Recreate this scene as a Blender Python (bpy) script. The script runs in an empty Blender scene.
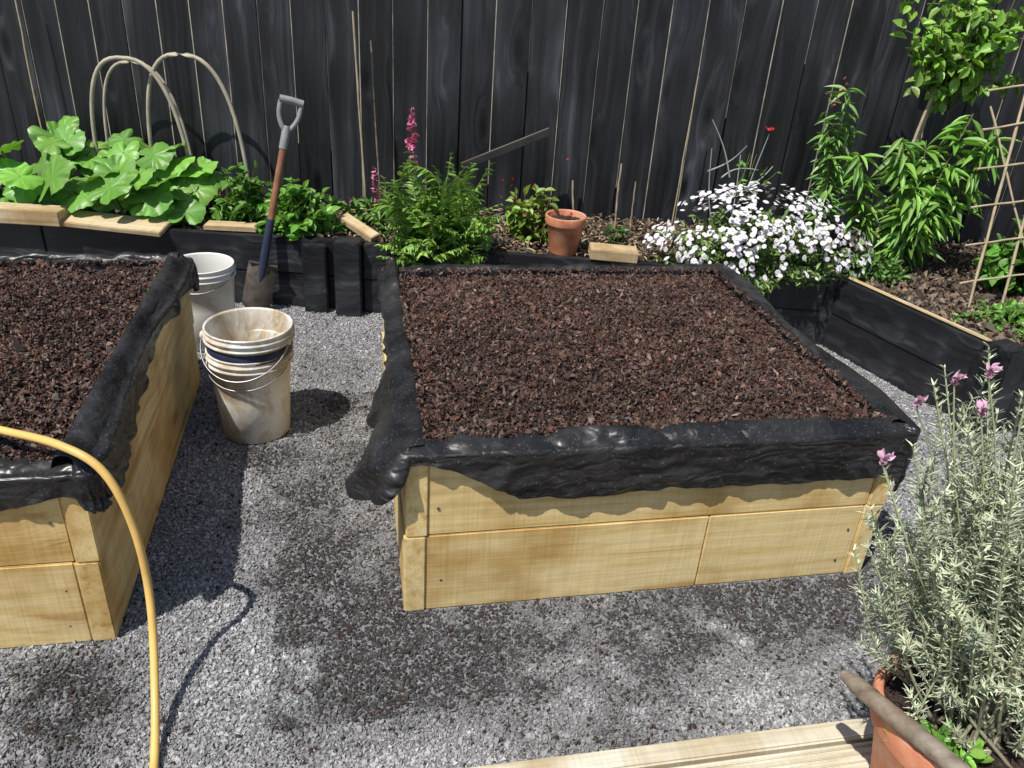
import bpy, bmesh, math, random
import numpy as np
from mathutils import Matrix, Vector, noise as mn
rng=np.random.default_rng(7); random.seed(7)
SC=bpy.context.scene
COL=SC.collection
# ------------------------------------------------------------ helpers
def norm(v):
    v=np.asarray(v,float); return v/(np.linalg.norm(v,axis=-1,keepdims=True)+1e-9)
_T=[np.random.default_rng(i).random((256,256)) for i in range(6)]
def vn(x,y,s=0):
    x=np.asarray(x,float);y=np.asarray(y,float)
    xi=np.floor(x).astype(int);yi=np.floor(y).astype(int);fx=x-xi;fy=y-yi
    fx=fx*fx*(3-2*fx);fy=fy*fy*(3-2*fy);T=_T[s]
    a=T[xi%256,yi%256];b=T[(xi+1)%256,yi%256];c=T[xi%256,(yi+1)%256];d=T[(xi+1)%256,(yi+1)%256]
    return (a*(1-fx)+b*fx)*(1-fy)+(c*(1-fx)+d*fx)*fy
def fbm(x,y,s=0,o=4):
    r=0;a=.5;t=0
    for i in range(o):
        r=r+a*vn(x*2**i+i*17.3,y*2**i+i*5.1,(s+i)%6);t+=a;a*=.5
    return r/t
class Acc:
    def __init__(s): s.V=[];s.C=[];s.L=[];s.T=[];s.M=[];s.S=[];s.n=0
    def add(s,V,F,col=(1,1,1),mi=0,smooth=False):
        V=np.asarray(V,float).reshape(-1,3);F=np.asarray(F,int);col=np.asarray(col,float)
        if col.ndim==1: col=np.tile(col,(len(V),1))
        s.V.append(V);s.C.append(col);s.L.append((F+s.n).ravel());s.T.append(np.full(len(F),F.shape[1]))
        s.M.append(np.full(len(F),mi));s.S.append(np.full(len(F),smooth));s.n+=len(V)
    def inst(s,t,M,P,col,mi=0,smooth=False):
        tv,tf,ts=t;n=len(P);k=len(tv)
        V=np.einsum('nij,kj->nki',M,tv)+np.asarray(P)[:,None,:]
        col=np.asarray(col,float)
        if col.ndim==1: col=np.tile(col,(n,1))
        C=(col[:,None,:]*ts[None,:,None]).reshape(-1,3)
        F=(np.asarray(tf)[None]+(np.arange(n)*k)[:,None,None]).reshape(-1,len(tf[0]))
        s.add(V.reshape(-1,3),F,C,mi,smooth)
    def build(s,name,mats,parent=None):
        V=np.concatenate(s.V);L=np.concatenate(s.L);T=np.concatenate(s.T)
        me=bpy.data.meshes.new(name);me.vertices.add(len(V));me.vertices.foreach_set('co',V.astype(np.float32).ravel())
        me.loops.add(len(L));me.loops.foreach_set('vertex_index',L.astype(np.int32))
        me.polygons.add(len(T));st=np.concatenate([[0],np.cumsum(T)[:-1]])
        me.polygons.foreach_set('loop_start',st.astype(np.int32));me.polygons.foreach_set('loop_total',T.astype(np.int32))
        me.polygons.foreach_set('material_index',np.concatenate(s.M).astype(np.int32))
        me.polygons.foreach_set('use_smooth',np.concatenate(s.S).astype(bool))
        at=me.color_attributes.new('Col','FLOAT_COLOR','POINT')
        C=np.concatenate([np.concatenate(s.C),np.ones((len(V),1))],1).astype(np.float32);at.data.foreach_set('color',C.ravel())
        for m in mats: me.materials.append(m)
        me.update(calc_edges=True);me.validate()
        o=bpy.data.objects.new(name,me);COL.objects.link(o)
        if parent: o.parent=parent
        return o
def empty(name,loc=(0,0,0),rz=0):
    o=bpy.data.objects.new(name,None);COL.objects.link(o);o.location=loc;o.rotation_euler=(0,0,rz);o.empty_display_size=.1;return o
def box(name,size,loc,rot=(0,0,0),mat=None,bev=.003,parent=None):
    bm=bmesh.new();bmesh.ops.create_cube(bm,size=1)
    for v in bm.verts: v.co=Vector((v.co.x*size[0],v.co.y*size[1],v.co.z*size[2]))
    if bev: bmesh.ops.bevel(bm,geom=bm.edges[:],offset=bev,segments=2,affect='EDGES')
    me=bpy.data.meshes.new(name);bm.to_mesh(me);bm.free();me.materials.append(mat)
    o=bpy.data.objects.new(name,me);COL.objects.link(o);o.location=loc;o.rotation_euler=rot
    if parent:o.parent=parent
    return o
def tube(P,R,segs=8,cap=True):
    P=np.asarray(P,float);n=len(P);R=np.broadcast_to(np.asarray(R,float),(n,))
    T=norm(np.gradient(P,axis=0));ref=np.array([0,0,1.]) if abs(T[:,2]).mean()<.8 else np.array([1.,0,0])
    X=norm(np.cross(T,ref));Y=np.cross(T,X);th=np.linspace(0,2*np.pi,segs,endpoint=False)
    V=P[:,None]+R[:,None,None]*(np.cos(th)[None,:,None]*X[:,None]+np.sin(th)[None,:,None]*Y[:,None])
    F=[]
    for i in range(n-1):
        for j in range(segs):
            k=(j+1)%segs;F.append((i*segs+j,i*segs+k,(i+1)*segs+k,(i+1)*segs+j))
    V=V.reshape(-1,3)
    return V,F
def smooth_path(pts,n=60):
    pts=np.asarray(pts,float);m=len(pts);out=[]
    Q=np.vstack([2*pts[0]-pts[1],pts,2*pts[-1]-pts[-2]])
    per=max(2,n//(m-1))
    for i in range(m-1):
        p0,p1,p2,p3=Q[i],Q[i+1],Q[i+2],Q[i+3]
        for t in np.linspace(0,1,per,endpoint=False):
            out.append(.5*((2*p1)+(-p0+p2)*t+(2*p0-5*p1+4*p2-p3)*t*t+(-p0+3*p1-3*p2+p3)*t**3))
    out.append(pts[-1]);return np.array(out)
def lathe(prof,segs=48,c=(0,0,0)):
    th=np.linspace(0,2*np.pi,segs,endpoint=False);V=[]
    for r,z in prof: V.append(np.stack([c[0]+r*np.cos(th),c[1]+r*np.sin(th),np.full(segs,c[2]+z)],1))
    F=[]
    for i in range(len(prof)-1):
        for j in range(segs):
            k=(j+1)%segs;F.append((i*segs+j,i*segs+k,(i+1)*segs+k,(i+1)*segs+j))
    return np.concatenate(V),F
def frames(D,U,w,l,h=None):
    D=norm(D);X=norm(np.cross(D,U));Z=np.cross(X,D);w=np.broadcast_to(w,len(D));l=np.broadcast_to(l,len(D))
    return np.stack([X*w[:,None],D*l[:,None],Z*(l if h is None else h)[:,None]],axis=2)
def leaf_t(ws=(.06,.42,.5,.34,.02),arch=.25,fold=.12):
    n=len(ws);V=[];S=[]
    for i,w in enumerate(ws):
        y=i/(n-1);z=-arch*y*y
        V+=[(-w,y,z+fold*w),(0,y,z-fold*w*.6),(w,y,z+fold*w)];S+=[1,.85,1]
    F=[]
    for i in range(n-1):
        a=i*3;F+=[(a,a+1,a+4,a+3),(a+1,a+2,a+5,a+4)]
    return np.array(V),np.array(F),np.array(S)
def rv(n): return norm(rng.normal(size=(n,3)))
def cvar(base,n,v=.25,hue=.08):
    b=np.array(base)[None]*(1+(rng.random((n,1))-.5)*2*v)
    return np.clip(b*(1+(rng.random((n,3))-.5)*2*hue),0,1)
# ------------------------------------------------------------ node helpers
def new_mat(name):
    m=bpy.data.materials.new(name);m.use_nodes=True;nt=m.node_tree;b=nt.nodes['Principled BSDF'];return m,nt,b
def lk(nt,a,b): nt.links.new(a,b)
def tc(nt,kind='Object'): return nt.nodes.new('ShaderNodeTexCoord').outputs[kind]
def mp(nt,v,sc=(1,1,1),loc=(0,0,0),rot=(0,0,0)):
    n=nt.nodes.new('ShaderNodeMapping');lk(nt,v,n.inputs['Vector']);n.inputs['Scale'].default_value=sc;n.inputs['Location'].default_value=loc;n.inputs['Rotation'].default_value=rot;return n.outputs[0]
def ns(nt,v,sc=5,det=4,ro=.55,dist=0):
    n=nt.nodes.new('ShaderNodeTexNoise')
    if v is not None: lk(nt,v,n.inputs['Vector'])
    n.inputs['Scale'].default_value=sc;n.inputs['Detail'].default_value=det;n.inputs['Roughness'].default_value=ro;n.inputs['Distortion'].default_value=dist;return n.outputs[0]
def vor(nt,v,sc=5,out='Distance'):
    n=nt.nodes.new('ShaderNodeTexVoronoi');lk(nt,v,n.inputs['Vector']);n.inputs['Scale'].default_value=sc;return n.outputs[out]
def rp(nt,f,st):
    n=nt.nodes.new('ShaderNodeValToRGB');lk(nt,f,n.inputs[0]);e=n.color_ramp.elements
    while len(e)<len(st): e.new(.5)
    for i,(p,c) in enumerate(st):
        e[i].position=p;e[i].color=(c,c,c,1) if not hasattr(c,'__len__') else (*c,1)
    return n.outputs[0]
def mx(nt,f,a,b,bl='MIX'):
    n=nt.nodes.new('ShaderNodeMix');n.data_type='RGBA';n.blend_type=bl
    for s,v in ((n.inputs[0],f),(n.inputs[6],a),(n.inputs[7],b)):
        if isinstance(v,bpy.types.NodeSocket): lk(nt,v,s)
        elif hasattr(v,'__len__'): s.default_value=(*v,1)
        elif s==n.inputs[0]: s.default_value=v
        else: s.default_value=(v,v,v,1)
    return n.outputs[2]
def ma(nt,op,a,b=0.):
    n=nt.nodes.new('ShaderNodeMath');n.operation=op
    for s,v in ((n.inputs[0],a),(n.inputs[1],b)):
        if isinstance(v,bpy.types.NodeSocket): lk(nt,v,s)
        else: s.default_value=v
    return n.outputs[0]
def bp(nt,b,h,st=.5,d=.01):
    n=nt.nodes.new('ShaderNodeBump');lk(nt,h,n.inputs['Height']);n.inputs['Strength'].default_value=st;n.inputs['Distance'].default_value=d;lk(nt,n.outputs[0],b.inputs['Normal'])
def attr(nt,name='Col'):
    n=nt.nodes.new('ShaderNodeAttribute');n.attribute_name=name;return n.outputs['Color']
def mat_attr(name,rough=.5,tr=0,nsc=40,nv=.3,spec=.5,bump=0):
    m,nt,b=new_mat(name);c=attr(nt)
    if nv:
        n=ns(nt,tc(nt),nsc,2);f=rp(nt,n,[(.3,1-nv),(.7,1)]);c=mx(nt,1.,c,f,'MULTIPLY')
        if bump: bp(nt,b,n,bump,.003)
    lk(nt,c,b.inputs['Base Color']);b.inputs['Roughness'].default_value=rough;b.inputs['Specular IOR Level'].default_value=spec
    if tr:
        t=nt.nodes.new('ShaderNodeBsdfTranslucent');c2=mx(nt,1.,c,(1.1,1.25,.55),'MULTIPLY');lk(nt,c2,t.inputs[0]);s=nt.nodes.new('ShaderNodeMixShader');s.inputs[0].default_value=tr
        lk(nt,b.outputs[0],s.inputs[1]);lk(nt,t.outputs[0],s.inputs[2]);lk(nt,s.outputs[0],nt.nodes['Material Output'].inputs['Surface'])
    return m
# ------------------------------------------------------------ materials
def wood_mat(name,light,mid,dark,knots=True,rough=.7,warp=2.2):
    m,nt,b=new_mat(name);o=tc(nt)
    oi=nt.nodes.new('ShaderNodeObjectInfo').outputs['Random']
    va=nt.nodes.new('ShaderNodeVectorMath');va.operation='ADD';lk(nt,o,va.inputs[0])
    cm=nt.nodes.new('ShaderNodeCombineXYZ');r10=ma(nt,'MULTIPLY',oi,37.);lk(nt,r10,cm.inputs[0]);lk(nt,r10,cm.inputs[1]);lk(nt,r10,cm.inputs[2]);lk(nt,cm.outputs[0],va.inputs[1]);v=va.outputs[0]
    wpn=ns(nt,mp(nt,v,(1.6,4,4)),1.,1)
    w=nt.nodes.new('ShaderNodeVectorMath');w.operation='ADD';lk(nt,mp(nt,v,(.5,34,34)),w.inputs[0]);cw=nt.nodes.new('ShaderNodeCombineXYZ')
    if knots:
        k=vor(nt,mp(nt,v,(2.1,5,5)),1.);kw=rp(nt,k,[(.0,1.),(.4,0.)]);wz=ma(nt,'ADD',ma(nt,'MULTIPLY',wpn,warp),ma(nt,'MULTIPLY',kw,1.6))
    else: wz=ma(nt,'MULTIPLY',wpn,warp)
    lk(nt,wz,cw.inputs[2]);lk(nt,wz,cw.inputs[1]);lk(nt,cw.outputs[0],w.inputs[1])
    g1=ns(nt,w.outputs[0],1.,3,.6);g2=ns(nt,mp(nt,v,(9,220,220)),1,1,.6)
    c=rp(nt,g1,[(.28,dark),(.42,mid),(.60,light)])
    c=mx(nt,.3,c,rp(nt,g2,[(.3,.5),(.65,1.)]),'MULTIPLY')
    saw=ns(nt,mp(nt,v,(140,3,3)),1,1);c=mx(nt,.20,c,rp(nt,saw,[(.35,.6),(.6,1.)]),'MULTIPLY')
    blot=ns(nt,v,4.5,3,.6);c=mx(nt,1.,c,rp(nt,blot,[(.34,(.70,.60,.45)),(.56,(1,1,1))]),'MULTIPLY')
    if knots:
        kf=rp(nt,k,[(.0,1.),(.06,.85),(.11,0.)]);c=mx(nt,kf,c,(.25,.11,.035));kh=rp(nt,k,[(.06,.6),(.22,0.)]);c=mx(nt,kh,c,(.55,.31,.12))
    lk(nt,c,b.inputs['Base Color']);b.inputs['Roughness'].default_value=rough
    bp(nt,b,saw,.25,.003);return m
M_pine=wood_mat('pine_timber',(.93,.73,.37),(.82,.60,.25),(.58,.35,.12))
M_deck=wood_mat('decking_timber',(.74,.69,.55),(.64,.58,.43),(.46,.38,.26),knots=False,warp=.8)
M_plank=wood_mat('offcut_timber',(.70,.57,.36),(.60,.46,.27),(.38,.27,.14))
M_grey=wood_mat('weathered_timber',(.30,.25,.20),(.2,.16,.12),(.1,.075,.05),knots=False)
def black_mat(name,per=False):
    m,nt,b=new_mat(name);o=tc(nt)
    at=attr(nt)
    sp=nt.nodes.new('ShaderNodeVectorMath');sp.operation='ADD';lk(nt,o,sp.inputs[0])
    sc=nt.nodes.new('ShaderNodeVectorMath');sc.operation='SCALE';lk(nt,at,sc.inputs[0]);sc.inputs['Scale'].default_value=9.;lk(nt,sc.outputs[0],sp.inputs[1]);v=sp.outputs[0]
    kn=vor(nt,mp(nt,v,(8,8,2.6) if per else (2.6,7,7)),1.);kf=rp(nt,kn,[(.0,1.),(.10,.9),(.22,0.)]);kw=rp(nt,kn,[(.0,1.),(.45,0.)])
    S=(26,26,.9) if per else (1.3,26,26);S2=(130,130,3) if per else (4,150,150)
    wp=ns(nt,mp(nt,v,(5,5,1.6)),1.2,1);wv=nt.nodes.new('ShaderNodeVectorMath');wv.operation='ADD';lk(nt,mp(nt,v,S),wv.inputs[0])
    wm=ma(nt,'ADD',ma(nt,'MULTIPLY',wp,2.6),ma(nt,'MULTIPLY',kw,1.3));cc=nt.nodes.new('ShaderNodeCombineXYZ');lk(nt,wm,cc.inputs[0]);lk(nt,wm,cc.inputs[2]);lk(nt,cc.outputs[0],wv.inputs[1])
    g=ns(nt,wv.outputs[0],1.,3,.6)
    big=ns(nt,mp(nt,v,(3,3,1.5)),1.3,2)
    c=rp(nt,g,[(.28,(.007,.0075,.009)),(.48,(.014,.015,.018)),(.56,(.019,.020,.024)),(.74,(.044,.047,.054))])
    c=mx(nt,1.,c,rp(nt,big,[(.32,.5),(.52,1.),(.70,2.0)]),'MULTIPLY')
    if per:
        sx=nt.nodes.new('ShaderNodeSeparateXYZ');lk(nt,at,sx.inputs[0]);c=mx(nt,1.,c,rp(nt,sx.outputs[0],[(0.,.65),(1.,1.5)]),'MULTIPLY')
    c=mx(nt,kf,c,(.004,.004,.005))
    lk(nt,c,b.inputs['Base Color']);lk(nt,mx(nt,kf,rp(nt,g,[(.35,.40),(.7,.6)]),(.22,.22,.22)),b.inputs['Roughness'])
    bp(nt,b,g,.6,.008);return m
M_fence=black_mat('black_stained_fence',True);M_blk=black_mat('black_stained_timber',False)
# plastic : thin sheet, long soft creases
M_pl,nt,b=new_mat('black_polythene');o=tc(nt)
nA=ns(nt,mp(nt,o,(9,9,24),rot=(.5,.35,.2)),1,1,.5,.6);nB=ns(nt,mp(nt,o,(26,26,40),rot=(-.5,.6,.4)),1,1,.5,.3)
a1=ma(nt,'ABSOLUTE',ma(nt,'SUBTRACT',nA,.5));a2=ma(nt,'ABSOLUTE',ma(nt,'SUBTRACT',nB,.5));hh=ma(nt,'ADD',a1,ma(nt,'MULTIPLY',a2,.4))
dust=rp(nt,ns(nt,o,230,1,.5),[(.66,0.),(.74,1.)]);dd=rp(nt,ns(nt,o,5,3,.65),[(.38,0.),(.7,1.)])
c=mx(nt,ma(nt,'MULTIPLY',dust,.45),rp(nt,dd,[(0.,(.009,.009,.010)),(1.,(.036,.035,.035))]),(.24,.23,.22))
lk(nt,c,b.inputs['Base Color']);lk(nt,rp(nt,dd,[(0.,.30),(1.,.52)]),b.inputs['Roughness']);b.inputs['Specular IOR Level'].default_value=.5
bp(nt,b,hh,.7,.022)
# gravel
M_gr,nt,b=new_mat('gravel_ground');o=tc(nt)
v=vor(nt,o,230,'Color');c=mx(nt,1.,rp(nt,v,[(.1,.45),(.9,1.25)]),(.24,.24,.245),'MULTIPLY')
lk(nt,c,b.inputs['Base Color']);b.inputs['Roughness'].default_value=.85;bp(nt,b,ns(nt,o,260,1),.9,.006)
M_st=mat_attr('gravel_stone',.8,0,150,0,.3)
M_soil,nt,b=new_mat('soil');o=tc(nt)
c=rp(nt,ns(nt,o,60,3,.7),[(.3,(.012,.007,.005)),(.5,(.032,.019,.013)),(.7,(.07,.044,.031))]);lk(nt,c,b.inputs['Base Color']);b.inputs['Roughness'].default_value=.8;bp(nt,b,ns(nt,o,90,2,.7),1.,.02)
M_bsoil,nt,b=new_mat('border_soil');o=tc(nt)
c=rp(nt,ns(nt,o,40,4,.7),[(.3,(.03,.02,.014)),(.5,(.085,.058,.038)),(.7,(.17,.12,.08))]);lk(nt,c,b.inputs['Base Color']);b.inputs['Roughness'].default_value=.85;bp(nt,b,ns(nt,o,70,2,.7),1.,.03)
M_crumb=mat_attr('soil_crumb',.55,0,200,0,.42)
M_leaf=mat_attr('leaf',.42,.22,30,0,.5)
M_leafm=mat_attr('leaf_matt',.6,0,60,0,.3)
M_petal=mat_attr('petal',.6,0,60,0,.3)
M_stem=mat_attr('stem',.6,0,60,0,.3,0)
M_terra,nt,b=new_mat('terracotta');o=tc(nt)
c=rp(nt,ns(nt,o,14,5,.6),[(.3,(.42,.14,.07)),(.55,(.60,.24,.13)),(.75,(.64,.38,.27))]);lk(nt,c,b.inputs['Base Color']);b.inputs['Roughness'].default_value=.65;bp(nt,b,ns(nt,o,120,2),.15,.003)
def bucket_mat(name,amt):
    m,nt,b=new_mat(name);o=tc(nt)
    d1=ns(nt,mp(nt,o,(9,9,6)),1.,6,.68,.6);d2=ns(nt,o,60,4,.7)
    f=rp(nt,mx(nt,.25,d1,d2),[(amt-.05,0.),(amt+.09,1.)])
    c=mx(nt,f,(.80,.79,.74),rp(nt,d2,[(.35,(.34,.25,.15)),(.65,(.62,.52,.36))]))
    lk(nt,c,b.inputs['Base Color']);lk(nt,rp(nt,f,[(0.,.3),(1.,.75)]),b.inputs['Roughness']);return m
M_buck=bucket_mat('muddy_bucket_plastic',.485);M_buckw=bucket_mat('bucket_plastic',.60)
def simple(name,c,r,metal=0,nsc=30,var=.3):
    m,nt,b=new_mat(name);n=ns(nt,tc(nt),nsc,3,.6);lk(nt,mx(nt,1.,c,rp(nt,n,[(.3,1-var),(.7,1.)]),'MULTIPLY'),b.inputs['Base Color']);b.inputs['Roughness'].default_value=r;b.inputs['Metallic'].default_value=metal;bp(nt,b,n,.1,.002);return m
M_hose=simple('hose_rubber',(.88,.56,.17),.42,0,12,.25);M_steel=simple('steel',(.5,.51,.53),.38,.9,20,.5);M_rust=simple('muddy_steel',(.17,.14,.12),.6,.4,25,.6)
M_red=simple('varnished_shaft',(.34,.15,.085),.4,0,30,.4);M_blue=simple('blue_paint',(.035,.05,.09),.4,0,30,.5);M_navy=simple('label',(.02,.03,.09),.5,0,25,.7)
M_cane=simple('cane',(.50,.40,.26),.6,0,25,.35);M_hoop=simple('hoop_pipe',(.55,.48,.37),.6,0,12,.4);M_dgrey=simple('grey_plastic',(.30,.31,.31),.5,0,20,.3);M_dark=simple('dark_board',(.035,.035,.036),.5,0,20,.4)
M_screw=simple('screw',(.25,.25,.26),.4,.8)
# ------------------------------------------------------------ frame of the beds
ANG=math.radians(12.5);A=np.array([math.cos(ANG),math.sin(ANG)]);B=np.array([-math.sin(ANG),math.cos(ANG)])
beds=[dict(o=np.array([-.218,1.43]),W=1.22,D=1.13),dict(o=np.array([-2.06,1.014]),W=1.25,D=1.24)]
HB=.45
# ------------------------------------------------------------ ground + gravel
bm=bmesh.new();bmesh.ops.create_grid(bm,x_segments=4,y_segments=4,size=60);me=bpy.data.meshes.new('ground');bm.to_mesh(me);bm.free();me.materials.append(M_gr);g=bpy.data.objects.new('ground',me);COL.objects.link(g)
def damp(x,y):
    p=np.stack([x,y],-1)-beds[0]['o'];la=p@A;lb=p@B
    band=np.exp(-((lb+.13)/.15)**2)*(la>-.3)*(la<1.6)*1.1
    side=np.exp(-((la+.10)/.16)**2)*(lb>-.3)*(lb<1.1)*.55
    d=band+side
    for cx,cy,r,a in ((-.74,2.04,.07,1.8),(-.5,1.53,.08,1.4),(-.89,1.09,.14,1.0),(-.35,1.25,.15,.8),(.3,1.12,.18,.4),(-.75,2.7,.2,.3),(-.55,1.75,.2,.4)):
        d=d+a*np.exp(-(((x-cx)**2+(y-cy)**2)/r**2))
    n=.65*fbm(x*5,y*5,1,5)+.35*fbm(x*22,y*22,4,3);return np.clip((d*1.3+.24)*(n*2.6-.58),0,1)
def rock_t(seed,n=6):
    r=np.random.default_rng(seed);V=np.array([(1,0,0),(-1,0,0),(0,1,0),(0,-1,0),(0,0,1),(0,0,-1)],float)+r.normal(size=(6,3))*.28
    F=np.array([(0,2,4),(2,1,4),(1,3,4),(3,0,4),(2,0,5),(1,2,5),(3,1,5),(0,3,5)]);return V,F,np.ones(6)
def randrot(n):
    q=rng.normal(size=(n,4));q/=np.linalg.norm(q,axis=1,keepdims=True);w,x,y,z=q.T
    return np.stack([np.stack([1-2*(y*y+z*z),2*(x*y-z*w),2*(x*z+y*w)],1),np.stack([2*(x*y+z*w),1-2*(x*x+z*z),2*(y*z-x*w)],1),np.stack([2*(x*z-y*w),2*(y*z+x*w),1-2*(x*x+y*y)],1)],1)
acc=Acc();N=360000
x=rng.uniform(-2.0,2.1,N);y=.85+2.42*rng.random(N)**1.5
keep=np.abs(x)<1.0+y*.62
for bd in beds:
    p=np.stack([x,y],1)-bd['o'];la=p@A;lb=p@B;keep&=~((la>0)&(la<bd['W'])&(lb>0)&(lb<bd['D']))
p=np.stack([x+.027,y-.942],1);keep&=(p@B)>-.03
keep&=~((x<-1.3)&(y<2.4))
keep&=~((x>1.2)&(y<1.2));x=x[keep];y=y[keep];n=len(x)
dm=damp(x,y);s=rng.gamma(5,.00046,n)+.0010
base=np.array([.40,.40,.402])[None]*(rng.uniform(.5,1.4,(n,1)))*(1-.82*dm[:,None]);base=base*(.85+.30*fbm(x*2.5,y*2.5,3)[:,None])
crumb=rng.random(n)<dm*.22;base[crumb]=np.array([.045,.028,.022])
R=randrot(n)*s[:,None,None]*rng.uniform(.6,1.3,(n,1,3))
idx=rng.integers(0,3,n)
for k in range(3):
    q=idx==k;acc.inst(rock_t(k),R[q],np.stack([x[q],y[q],rng.uniform(0,.004,q.sum())],1),base[q])
acc.build('gravel',[M_st])
# ------------------------------------------------------------ raised beds
def soil_h(la,lb,W,D,s):
    e=np.minimum(np.minimum(la,W-la),np.minimum(lb,D-lb))
    return HB-.012+.03*np.clip(e/.25,0,1)+.030*(fbm(la*7+s*9,lb*7,s+1,4)-.5)+.014*(vn(la*30+s,lb*30,2)-.5)
def crumple(P,seed,fmin=7,fmax=38,n=12,ex=.6):
    r=np.random.default_rng(seed);o=np.zeros(len(P));wp=fbm(P[:,0]*5+seed,P[:,1]*5+P[:,2]*7,1,2)*2.2;tot=0
    for i in range(n):
        f=fmin*(fmax/fmin)**(i/(n-1));d=norm(r.normal(size=3)*[1,1,.8]);a=(fmin/f)**ex;t=P@d*f+wp*(1+.3*i)*r.uniform(.3,.8)+r.uniform(0,9)
        msk=vn(P[:,0]*4+i*3.1,P[:,1]*4+P[:,2]*4+i,i%6)
        o+=a*msk*(1-2*np.abs(2*(t-np.floor(t))-1));tot+=a*.5
    return o/tot
def make_bed(i,bd):
    ox,oy=bd['o'];W,D=bd['W'],bd['D'];T=.05
    e=empty('raised_garden_bed',(ox,oy,0),ANG)
    h=HB/2-.001
    for t in range(2):
        zc=h/2+t*(HB/2)+.0005;j=.004*(t-.5)
        box('side_board',(D,T,h),(T/2+j,D/2,zc),(0,0,math.pi/2),M_pine,.003,e)
        box('side_board',(D,T,h),(W-T/2+j,D/2,zc),(0,0,math.pi/2),M_pine,.003,e)
        if t==0 and i==0:
            w1=(W-2*T)*.62;w2=(W-2*T)-w1-.002
            box('front_board',(w1-.001,T,h),(T+w1/2+j,T/2+.003,zc),(0,0,0),M_pine,.003,e)
            box('front_board',(w2,T,h),(W-T-w2/2+j-.001,T/2+.0045,zc),(0,0,0),M_pine,.003,e)
        else: box('front_board',(W-2*T-.002,T,h),(W/2+j,T/2+.002+.003*t,zc),(0,0,0),M_pine,.003,e)
        box('back_board',(W-2*T-.002,T,h),(W/2+j,D-T/2,zc),(0,0,0),M_pine,.003,e)
    a=Acc()
    for sx,zz in ((.075,.30),(.085,.09),(W-.08,.15),(W-.078,.33),(W-.09,.05)):
        V,F=lathe([(0.0005,.0006),(.0022,.0008),(.0036,0),(.0038,-.004)],12)
        V=V[:,[0,2,1]]*np.array([1,-1,1])+np.array([sx,.0025,zz]);a.add(V,F,(1,1,1))
    a.build('screws',[M_screw],e)
    I0=.056
    nx,ny=150,140;gx,gy=np.meshgrid(np.linspace(I0-.004,W-I0+.004,nx),np.linspace(I0-.004,D-I0+.004,ny),indexing='ij')
    z=soil_h(gx,gy,W,D,i)-.004;V=np.stack([gx,gy,z],-1).reshape(-1,3)
    q=np.arange(nx*ny).reshape(nx,ny);F=np.stack([q[:-1,:-1],q[1:,:-1],q[1:,1:],q[:-1,1:]],-1).reshape(-1,4)
    a=Acc();a.add(V,F,(1,1,1),0,True)
    n=46000 if i==0 else 32000;la=rng.uniform(I0-.012 if i==0 else .35,W-I0+.012,n);lb=rng.uniform(I0-.022,D-I0+.012,n)
    ew=.022*fbm(la*9+3,lb*9,4,3);ke=(la>I0-.024+ew)&(la<W-I0+.024-ew)&(lb>I0-.034+ew)&(lb<D-I0+.024-ew);la=la[ke];lb=lb[ke];n=len(la)
    zz=soil_h(la,lb,W,D,i)+rng.uniform(-.003,.008,n)
    edge=np.minimum(np.minimum(la,W-la),np.minimum(lb,D-lb))<I0+.004;zz=np.where(edge,np.maximum(zz,HB+.012+rng.uniform(-.004,.008,n)),zz)
    s=rng.gamma(4,.0009,n)+.0012;R=randrot(n)*(s[:,None]*np.stack([rng.uniform(.5,.9,n),rng.uniform(.4,.8,n),rng.uniform(.8,1.9,n)],1))[:,None,:]
    c=np.array([.074,.042,.031])[None]*rng.uniform(.2,1.9,(n,1))*(1+rng.uniform(-.15,.15,(n,3)));lt=rng.random(n)<.025;c[lt]=np.array([.24,.18,.14])*rng.uniform(.5,1.2,(lt.sum(),1))
    rd=rng.random(n)<.12;c[rd]*=np.array([1.4,1.08,.95])
    c*=(.7+.6*fbm(la*4+i,lb*4,3,3))[:,None]
    idx=rng.integers(0,3,n)
    for k in range(3):
        m=idx==k;a.inst(rock_t(10+k),R[m],np.stack([la[m],lb[m],zz[m]],1),c[m],1)
    a.build('soil_fill',[M_soil,M_crumb],e)
    # liner : thin sheet over the rim
    cr=.012;per=[];cs=[(W-cr,cr,-90),(W-cr,D-cr,0),(cr,D-cr,90),(cr,cr,180)];st=.004
    def seg(p,q,nrm):
        L=math.hypot(q[0]-p[0],q[1]-p[1]);k=int(L/st)
        for t in range(k): per.append((p[0]+(q[0]-p[0])*t/k,p[1]+(q[1]-p[1])*t/k,nrm[0],nrm[1]))
    def arc(c):
        for t in range(20):
            a_=math.radians(c[2]+90*t/20);per.append((c[0]+cr*math.cos(a_),c[1]+cr*math.sin(a_),math.cos(a_),math.sin(a_)))
    seg((cr,0),(W-cr,0),(0,-1));arc(cs[0]);seg((W,cr),(W,D-cr),(1,0));arc(cs[1]);seg((W-cr,D),(cr,D),(0,1));arc(cs[2]);seg((0,D-cr),(0,cr),(-1,0));arc(cs[3])
    per=np.array(per);Pn=len(per);K=44;px,py,nx_,ny_=per.T;s0=i*31.7
    u=px/W;v=py/D;front=np.clip(-ny_,0,1);right=np.clip(nx_,0,1);left=np.clip(-nx_,0,1);back=np.clip(ny_,0,1)
    N1=(fbm(px*5+s0,py*5+s0,2,3)-.5)*2;N2=(fbm(px*16+s0,py*16,3,2)-.5)*2
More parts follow.
